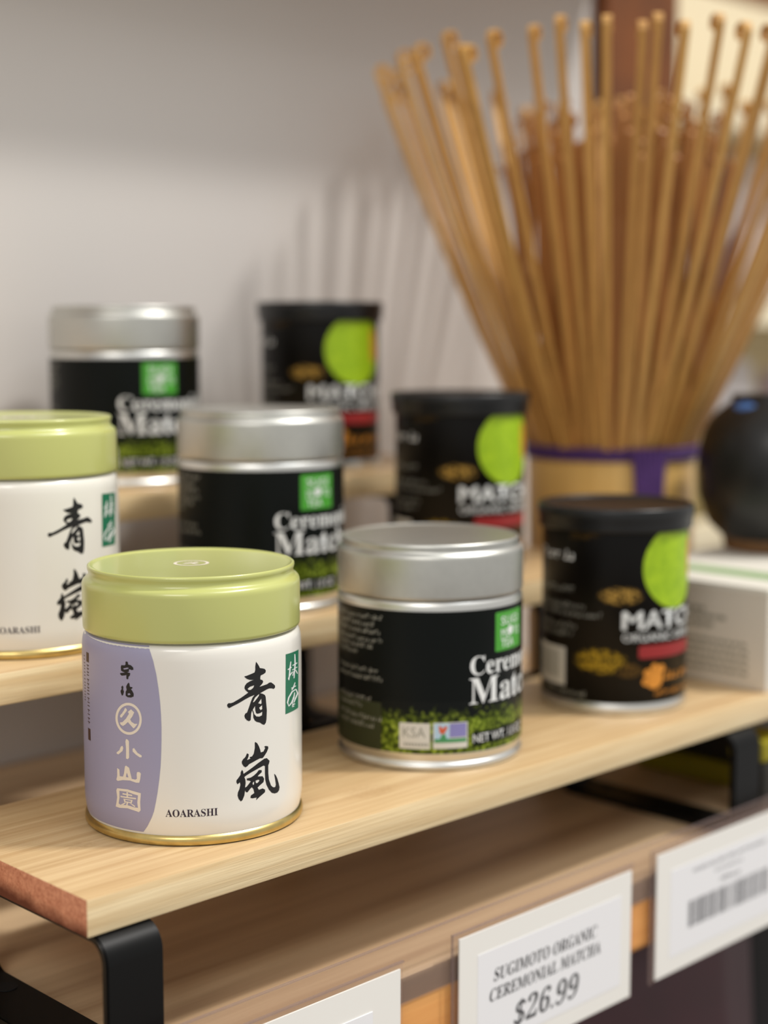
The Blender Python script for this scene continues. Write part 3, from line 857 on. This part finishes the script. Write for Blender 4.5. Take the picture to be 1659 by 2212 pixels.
def make_black():
    root = empty('tea_can', (0, 0, 0))
    link('base_rim', lathe(BB), M['steel_bright'], root)
    body = link('body', lathe(BL), M['fleck'], root)
    link('lid', lathe(BT), M['black_plastic'], root)
    R = 28.2
    wrap('lime_disc', flat_polys([(circle(0.9, 56.4, 16.2, 64), [])]), M['lime_disc'], body, R, None, 0.05)
    wrap('orange_stroke', flat_polys([([(10.5, 65.5), (13.2, 66.5), (15.2, 60), (16.6, 54), (13.5, 49.5), (11.2, 52), (10.2, 59)], [])]), M['orange_ink'], body, R, None, 0.09)
    wrap('title_letters', merge([text_bm('MATCHA', 6.9, 48, at=(-22.8, 33.3)), text_bm('MATCHA', 6.9, 48, at=(-22.5, 33.45)), text_bm('MATCHA', 6.9, 48, at=(-23.1, 33.15))]), M['white_ink'], body, R, None, 0.10)
    wrap('subtitle_letters', text_bm('ORGANIC GREEN TEA', 3.1, 47, at=(-22.8, 28.6)), M['white_ink'], body, R, None, 0.10)
    p = wrap('red_pill', flat_polys([(rect(-16.5, 18.5, 22.0, 27.0, 1.2), [])]), M['red_ink'], body, R, None, 0.08)
    lg = [(circle(-9.6, 14.0, 4.0, 20), []), (circle(-12.6, 16.2, 1.7, 14), []), (circle(-9.6, 18.2, 1.7, 14), []), (circle(-6.4, 17.6, 1.7, 14), []), (circle(-13.4, 13.0, 1.5, 14), [])]
    bmL = merge([flat_polys([q]) for q in lg])
    wrap('orange_emblem', bmL, M['orange_ink'], body, R, None, 0.08)
    wrap('emblem_marks', illegible(0, [(15.5, 13.2, -4.6)], 3.6, 3, 0), M['orange_ink'], body, R, None, 0.11)
    wrap('lower_marks', illegible(0, [(15.5, 7.6, -9.5)], 1.9, 5, 0), M['orange_ink'], body, R, None, 0.11)
    # barcode panel
    wrap('barcode_panel', flat_polys([(rect(-69, -45.8, 9.8, 24.6), [])]), M['badge_white'], body, R, None, 0.06)
    bars = []
    rnd = random.Random(2)
    u = -66
    while u < -49:
        w = rnd.uniform(0.3, 0.9)
        bars.append((rect(u, u + w, 12.2, 22.8), []))
        u += w + rnd.uniform(0.3, 0.7)
    wrap('barcode', flat_polys(bars), M['grey_ink'], body, R, None, 0.09)
    wrap('side_letters', illegible(0, [(-42.4, 58.6, -62)], 3.8, 9, 0), M['white_ink'], body, R, None, 0.06)
    wrap('side_copy', illegible(0, [(-41.2, 46.6, -64), (-37.6, 40.4, -64), (-31.2, 37.4, -64), (-42.0, 32.5, -64), (-43.0, 29.4, -64), (-37.6, 6.8, -58)], 1.9, 11, 0), M['grey_ink'], body, R, None, 0.06)
    return root


BG = 'black matcha cans with a lime disc'
b0 = make_black()
b0.location = (0.4840, 0.364, 0.0)
tag(b0, 'black lime-disc can on the front riser, in front of the big whisk', 'can', BG)
for loc, rz, lb in (((0.4948, 0.457, 0.040), -1.0, 'black lime-disc can on the middle riser, left of the big whisk'),
                    ((0.4996, 0.553, 0.080), -7.0, 'black lime-disc can highest up, on the back riser')):
    c = copy_tree(b0)
    c.location = loc
    c.rotation_euler.z = math.radians(rz)
    tag(c, lb, 'can', BG)

# ---------------------------------------------------------------- giant bamboo whisk
wk = empty('bamboo_whisk', (0.6274, 0.4755, ZB))
tag(wk, 'giant bamboo tea whisk with splayed tines and purple thread', 'whisk')
HB = 0.0882 - ZB     # height of the thread band above the shelf
hp = [(0.030, 0.0), (0.0405, 0.0), (0.0415, 0.001), (0.0415, 0.03), (0.0418, 0.05), (0.0420, 0.052), (0.0413, 0.054), (0.0415, 0.09), (0.0420, HB - 0.004), (0.0418, HB), (0.0390, HB + 0.001), (0.0385, HB - 0.03), (0.0, HB - 0.03)]
link('handle', lathe(hp, 96), M['handle'], wk)


def tine_mesh(name, pts, w0, w1, th, mat, hook):
    """flat bamboo blade in the XZ plane (radial = X), width along Y; pts = (radius, height)"""
    bm = bmesh.new()
    P = [Vector((r, 0, z)) for r, z in pts]
    if hook:
        e = P[-1]
        d = (P[-1] - P[-2]).normalized()
        ang = math.atan2(d.z, d.x)
        step = hook * 0.55
        q = e.copy()
        for k in range(7):
            ang += math.radians(38)
            q = q + Vector((math.cos(ang), 0, math.sin(ang))) * step
            P.append(q.copy())
    rings = []
    n = len(P)
    for i, p in enumerate(P):
        a = P[max(i - 1, 0)]
        b = P[min(i + 1, n - 1)]
        t = (b - a).normalized()
        nn = Vector((-t.z, 0, t.x))
        f = i / (n - 1)
        w = w0 + (w1 - w0) * f
        h = th * (1 - 0.45 * f)
        rings.append([bm.verts.new(p + nn * h * sx + Vector((0, w * sy, 0))) for sx, sy in ((-.5, -.5), (.5, -.5), (.5, .5), (-.5, .5))])
    for A, B in zip(rings, rings[1:]):
        for k in range(4):
            j = (k + 1) % 4
            bm.faces.new((A[k], A[j], B[j], B[k]))
    bm.faces.new(rings[0])
    bm.faces.new(rings[-1][::-1])
    bmesh.ops.recalc_face_normals(bm, faces=bm.faces[:])
    me = bpy.data.meshes.new(name)
    bm.to_mesh(me)
    bm.free()
    me.materials.append(mat)
    return me


ZT = 0.270 - ZB


def outer_path(rt, zt, bow):
    pts = []
    for k in range(9):
        f = k / 8
        r = 0.0412 + (rt - 0.0412) * (f + bow * f * (1 - f))
        pts.append((r, HB + 0.0004 + (zt - HB) * f))
    return pts


rnd = random.Random(12)
variants = [tine_mesh('tine', outer_path(rt, ZT + dz, bw), 0.0031, 0.0043, 0.0017, M['tine'], hk * 0.62)
            for rt, dz, bw, hk in ((0.119, 0.0, 0.12, 0.0065), (0.114, 0.004, 0.10, 0.0058), (0.121, -0.005, 0.14, 0.0062), (0.109, 0.002, 0.08, 0.0055))]
N = 62
for i in range(N):
    o = bpy.data.objects.new('tine', variants[rnd.choice((0, 0, 1, 2, 3))])
    COL.objects.link(o)
    o.parent = wk
    o.rotation_euler = (0, rnd.uniform(-0.012, 0.012), 2 * PI * i / N + rnd.uniform(-0.03, 0.03))
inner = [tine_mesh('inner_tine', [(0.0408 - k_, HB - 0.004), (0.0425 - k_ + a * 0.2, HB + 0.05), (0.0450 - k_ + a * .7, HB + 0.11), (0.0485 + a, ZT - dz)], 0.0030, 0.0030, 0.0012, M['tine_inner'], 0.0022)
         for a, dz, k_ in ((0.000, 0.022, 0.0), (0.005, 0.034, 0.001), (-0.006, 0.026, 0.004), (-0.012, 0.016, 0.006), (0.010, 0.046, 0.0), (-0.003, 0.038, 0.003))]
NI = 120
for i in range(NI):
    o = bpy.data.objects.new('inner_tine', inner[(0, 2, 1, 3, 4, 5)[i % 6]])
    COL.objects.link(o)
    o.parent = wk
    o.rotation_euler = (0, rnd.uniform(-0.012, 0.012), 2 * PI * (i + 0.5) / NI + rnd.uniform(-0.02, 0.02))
# thread band and knot
bm = bmesh.new()
prof = []
for k in range(3):
    zc = HB - 0.0046 + k * 0.0022
    ring = [(0.0428 + 0.0011 * math.cos(a), zc + 0.0011 * math.sin(a)) for a in [2 * PI * q / 8 for q in range(9)]]
    lathe(ring, 96, bm=bm)
link('thread_band', bm, M['purple'], wk)
# the knot hangs on the side facing the shop: direction of the camera turned a little right
ka = math.radians(-119)
kb = bmesh.new()
for s in range(7):
    off = (s - 3) * 0.0021
    pts = [Vector((0.0448 + 0.0008 * math.sin(3.1 * f), off * (1 + 0.35 * (1 - f) ** 3), HB + 0.001 - 0.036 * f)) for f in [q / 8 for q in range(9)]]
    prev = None
    for p in pts:
        ring = [kb.verts.new(p + Vector((0.0013 * math.cos(a), 0.0013 * math.sin(a), 0))) for a in [2 * PI * q / 6 for q in range(6)]]
        if prev:
            for k in range(6):
                kb.faces.new((prev[k], prev[(k + 1) % 6], ring[(k + 1) % 6], ring[k]))
        prev = ring
    kb.faces.new(prev)
for v in kb.verts:
    v.co = Matrix.Rotation(ka, 3, 'Z') @ v.co
bmesh.ops.recalc_face_normals(kb, faces=kb.faces[:])
link('thread_knot', kb, M['purple'], wk)

# ---------------------------------------------------------------- white carton and black pot at the right
ct = empty('tea_carton', (0.5354, 0.3262, 0.0))
tag(ct, 'white carton with grey print lying at the right end of the front riser', 'box')
link('carton_body', box(0, 0.136, 0, 0.0850, 0, 0.0415, 0.0006), M['carton'], ct, smooth=False)
link('carton_flap', box(-0.0004, 0.1364, -0.0003, 0.0853, 0.0395, 0.0424, 0.0004), M['carton_top'], ct, smooth=False)
link('green_band', box(0.020, 0.036, 0.004, 0.080, 0.04235, 0.0425), M['carton_green'], ct, smooth=False)
pr = bmesh.new()
rnd = random.Random(3)
for zz, ya, yb in ((0.0300, 0.030, 0.078), (0.0270, 0.020, 0.078), (0.0235, 0.026, 0.078), (0.0175, 0.010, 0.078), (0.0145, 0.009, 0.078), (0.0115, 0.009, 0.078), (0.0085, 0.009, 0.078), (0.0055, 0.009, 0.078)):
    y = ya
    while y < yb:
        w = rnd.uniform(0.0012, 0.0045)
        box(-0.00012, 0.0001, y, min(y + w, yb), zz, zz + (0.0019 if zz > 0.02 else 0.0014), bm=pr)
        y += w + 0.0008
link('printed_lines', pr, M['carton_text'], ct, smooth=False)

pp = [(0.020, 0.0), (0.0228, 0.0), (0.0236, 0.002), (0.0242, 0.006)]
pb = [(0.0240, 0.0058), (0.0310, 0.0125), (0.0360, 0.026), (0.0370, 0.038), (0.0362, 0.048), (0.0335, 0.057), (0.0290, 0.064), (0.0225, 0.0695), (0.0215, 0.0705), (0.0215, 0.073), (0.0, 0.074)]
pt = empty('tea_pot', (0.6400, 0.3880, 0.0424))
tag(pt, 'dark rounded pot with a painted blue highlight, standing on the white carton', 'pot')
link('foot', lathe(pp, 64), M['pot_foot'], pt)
link('belly', lathe(pb, 64), M['pot'], pt)
glint = link('cap', lathe([(0.0, 0.0), (0.0115, 0.0), (0.0122, 0.003), (0.0105, 0.007), (0.0062, 0.0092), (0, 0.0098)], 40), M['blue_highlight'], pt)  # blue reflection on the pot, modelled as a coloured solid
glint.location = (-0.0145, 0.0025, 0.0615)
glint.rotation_euler = (0.0, 0, 0)

# ---------------------------------------------------------------- packs under the risers
pk = empty('tea_pack', (0.5602, 0.3450, ZB))
tag(pk, 'dark pack with an olive-yellow lower band, on the pine shelf under the riser', 'package')
link('pack_body', box(0.0, 0.07, 0.004, 0.062, 0.0106, 0.034, 0.002), M['dark_pack'], pk, smooth=False)
link('olive_band', box(-0.0005, 0.0705, 0.0035, 0.0625, 0.0, 0.0105, 0.002), M['olive'], pk, smooth=False)
pk2 = empty('tea_pack', (0.5350, 0.3265, ZB))
tag(pk2, 'small dark pack with an olive top, right of the far black leg', 'package')
link('pack_body', box(0.0, 0.022, 0.0, 0.016, 0.0, 0.022, 0.002), M['dark_pack'], pk2, smooth=False)
link('olive_band', box(-0.0003, 0.0223, -0.0003, 0.0163, 0.0221, 0.031, 0.001), M['olive'], pk2, smooth=False)

# ---------------------------------------------------------------- price rail, sleeves and cards
rail = empty('price_rail', (0, 0, 0))
tag(rail, 'clear plastic rail along the front edge of the pine shelf', 'rail')
link('rail_sheet', box(-0.30, 0.95, 0.3160, 0.3166, -0.0590, -0.0383), M['clear'], rail, smooth=False)
link('rail_edge', box(-0.30, 0.95, 0.3158, 0.3168, -0.0383, -0.0379), M['clear_edge'], rail, smooth=False)
link('shade_strip', box(-0.30, 0.95, 0.3168, 0.3173, -0.0588, -0.0512), M['shade_tint'], rail, smooth=False)  # added strip: shade and plastic tint on the pine front as colour


def flat_on_card(name, bm, mat, parent, y=-0.0004):
    for v in bm.verts:
        v.co = Vector((v.co.x / 1000, y, v.co.y / 1000))
    bmesh.ops.recalc_face_normals(bm, faces=bm.faces[:])
    return link(name, bm, mat, parent, smooth=False)


def make_card(x, ztop, w, h, label, inset=True):
    sl = empty('card_sleeve', (x, 0.3145, ztop))
    tag(sl, 'clear sleeve holding the ' + label[0], 'sleeve', None)
    link('back_sheet', box(-0.0028, w + 0.0018, 0.0006, 0.0009, -h - 0.001, 0.0018), M['clear'], sl, smooth=False)
    link('top_edge', box(-0.0028, w + 0.0018, 0.0000, 0.0009, 0.0016, 0.0021), M['clear_edge'], sl, smooth=False)
    link('side_edge', box(-0.0029, -0.0026, -0.0001, 0.0009, -h - 0.001, 0.0020), M['clear_edge'], sl, smooth=False)
    cd = empty('price_card', (x, 0.3145, ztop))
    tag(cd, label[1], 'price card')
    link('card', box(0, w, -0.0002, 0.0004, -h, 0, 0.0), M['card'], cd, smooth=False)
    if inset:
        link('sticker', box(0.0085, w - 0.006, -0.0003, -0.0002, -h + 0.006, -0.0075), M['card_inner'], cd, smooth=False)
    return cd


c1 = make_card(0.2255, -0.0462, 0.0898, 0.0470, ('blank-topped card at the bottom edge', 'white price card cut off by the bottom edge, left of the priced one'), False)
link('sticker', box(0.004, 0.078, -0.00045, -0.0002, -0.04, -0.0095), M['card_inner'], c1, smooth=False)
c2 = make_card(0.3415, -0.0445, 0.0895, 0.0463, ('$26.99 card', 'white price card with two lines of capitals above a large $26.99'))
flat_on_card('product_name', merge([text_bm(bold('SUGIMOTO ORGANIC'), 4.2, 53.0, at=(16.1, -18.4), shear=0.16), text_bm(bold('CEREMONIAL MATCHA'), 4.2, 57.8, at=(13.9, -24.8), shear=0.16)]), M['card_ink'], c2)
flat_on_card('price', text_bm(bold('$26.99'), 8.2, 33.0, at=(26.0, -36.6), shear=0.2), M['card_ink'], c2)
c3 = make_card(0.4463, -0.0430, 0.0895, 0.0468, ('barcode card', 'white price card with a grey barcode, at the right edge'))
flat_on_card('product_name', illegible(0, [(72, -11.6, 22.5)], 1.5, 21, 0), M['barcode'], c3)
flat_on_card('second_line', illegible(0, [(56, -15.0, 37)], 1.2, 22, 0), M['barcode'], c3)
flat_on_card('price', illegible(0, [(53.5, -19.6, 41)], 2.0, 23, 0), M['card_ink'], c3)
bars = []
rnd = random.Random(8)
u = 20.0
while u < 75:
    w = rnd.choice((0.35, 0.35, 0.7, 1.1))
    bars.append((rect(u, u + w, -32.3, -22.2), []))
    u += w + rnd.choice((0.4, 0.6, 1.0))
flat_on_card('barcode', flat_polys(bars), M['barcode'], c3)

# ---------------------------------------------------------------- stock on the shelf below
ls = link('lower_shelf', box(-0.35, 0.98, 0.33, 0.6085, -0.42, -0.40, 0.001), M['near_black'], smooth=False)
tag(ls, 'dark lower shop shelf beneath the price rail', 'shelf')


def pouch(name, x0, x1, y0, y1, z0, z1, mat, label, group=None):
    """stand-up pouch: full below, pinched flat at the sealed top"""
    bm = box(x0, x1, y0, y1, z0, z1)
    bmesh.ops.subdivide_edges(bm, edges=bm.edges[:], cuts=6, use_grid_fill=True)
    cx_, cy_ = (x0 + x1) / 2, (y0 + y1) / 2
    for v in bm.verts:
        f = (v.co.z - z0) / (z1 - z0)
        k = (1 - max(0, f - 0.25) / 0.75) * 0.9 + 0.1
        u = (v.co.x - cx_) / ((x1 - x0) / 2)
        v.co.y = cy_ + (v.co.y - cy_) * k * (1 - 0.45 * u * u)
    root = empty(name, (0, 0, 0))
    tag(root, label, 'pouch', group)
    link('pouch_body', bm, mat, root)
    link('seal', box(x0 + 0.002, x1 - 0.002, cy_ - 0.0012, cy_ + 0.0012, z1 - 0.001, z1 + 0.008), mat, root, smooth=False)
    return root


pouch('tea_pouch', 0.42, 0.625, 0.36, 0.42, -0.40, -0.105, M['maroon'], 'tall maroon pouch on the lower shelf, behind the priced card')
pouch('tea_pouch', 0.64, 0.70, 0.37, 0.44, -0.40, -0.11, M['near_black'], 'black pouch on the lower shelf right of the maroon one')
pouch('tea_pouch', 0.72, 0.84, 0.42, 0.50, -0.40, -0.13, M['teal'], 'teal pouch on the lower shelf at the right edge')

# ---------------------------------------------------------------- blurred stand beyond the whisk
st = empty('display_stand', (0, 0, 0))
tag(st, 'light shelving stand beyond the wooden post, seen through the whisk', 'stand')
for z in (-0.02, 0.17, 0.335):
    link('stand_shelf', box(0.93, 1.75, 0.74, 0.99, z - 0.02, z, 0.001), M['cream_wall'], st, smooth=False)
link('side_panel', box(0.915, 0.929, 0.74, 0.99, -1.10, 0.36), M['cream_wall'], st, smooth=False)
link('side_panel', box(1.751, 1.765, 0.74, 0.99, -1.10, 0.36), M['cream_wall'], st, smooth=False)
hd = link('header_rail', box(1.15, 1.9, 0.86, 0.89, 0.475, 0.52), M['post'], smooth=False)
tag(hd, 'brown wooden header rail at the top right corner', 'rail')
G3 = 'pouches on the stand beyond the whisk'
for k, (x, z, w, h, m_, lb) in enumerate((
        (0.98, 0.17, 0.075, 0.12, 'pack_mauve', 'mauve pouch leftmost on the upper level of the far stand'),
        (1.07, 0.17, 0.07, 0.11, 'pack_white', 'white pouch right of the mauve one on the far stand'),
        (1.155, 0.17, 0.055, 0.145, 'pack_navy', 'navy jar-shaped pouch in the middle of the far stand'),
        (1.215, 0.17, 0.075, 0.125, 'pack_white', 'white pouch right of the navy one on the far stand'),
        (1.30, 0.17, 0.08, 0.12, 'pack_amber', 'amber pouch rightmost on the upper level of the far stand'),
        (0.98, -0.02, 0.09, 0.13, 'pack_amber', 'amber pouch leftmost on the lower level of the far stand'),
        (1.09, -0.02, 0.09, 0.12, 'pack_olive', 'olive pouch on the lower level of the far stand'),
        (1.20, -0.02, 0.07, 0.13, 'pack_white', 'white pouch on the lower level of the far stand'),
        (1.29, -0.02, 0.09, 0.12, 'pack_mauve', 'mauve pouch rightmost on the lower level of the far stand'))):
    pouch('tea_pouch', x, x + w, 0.77, 0.83, z, z + h, M[m_], lb, G3)
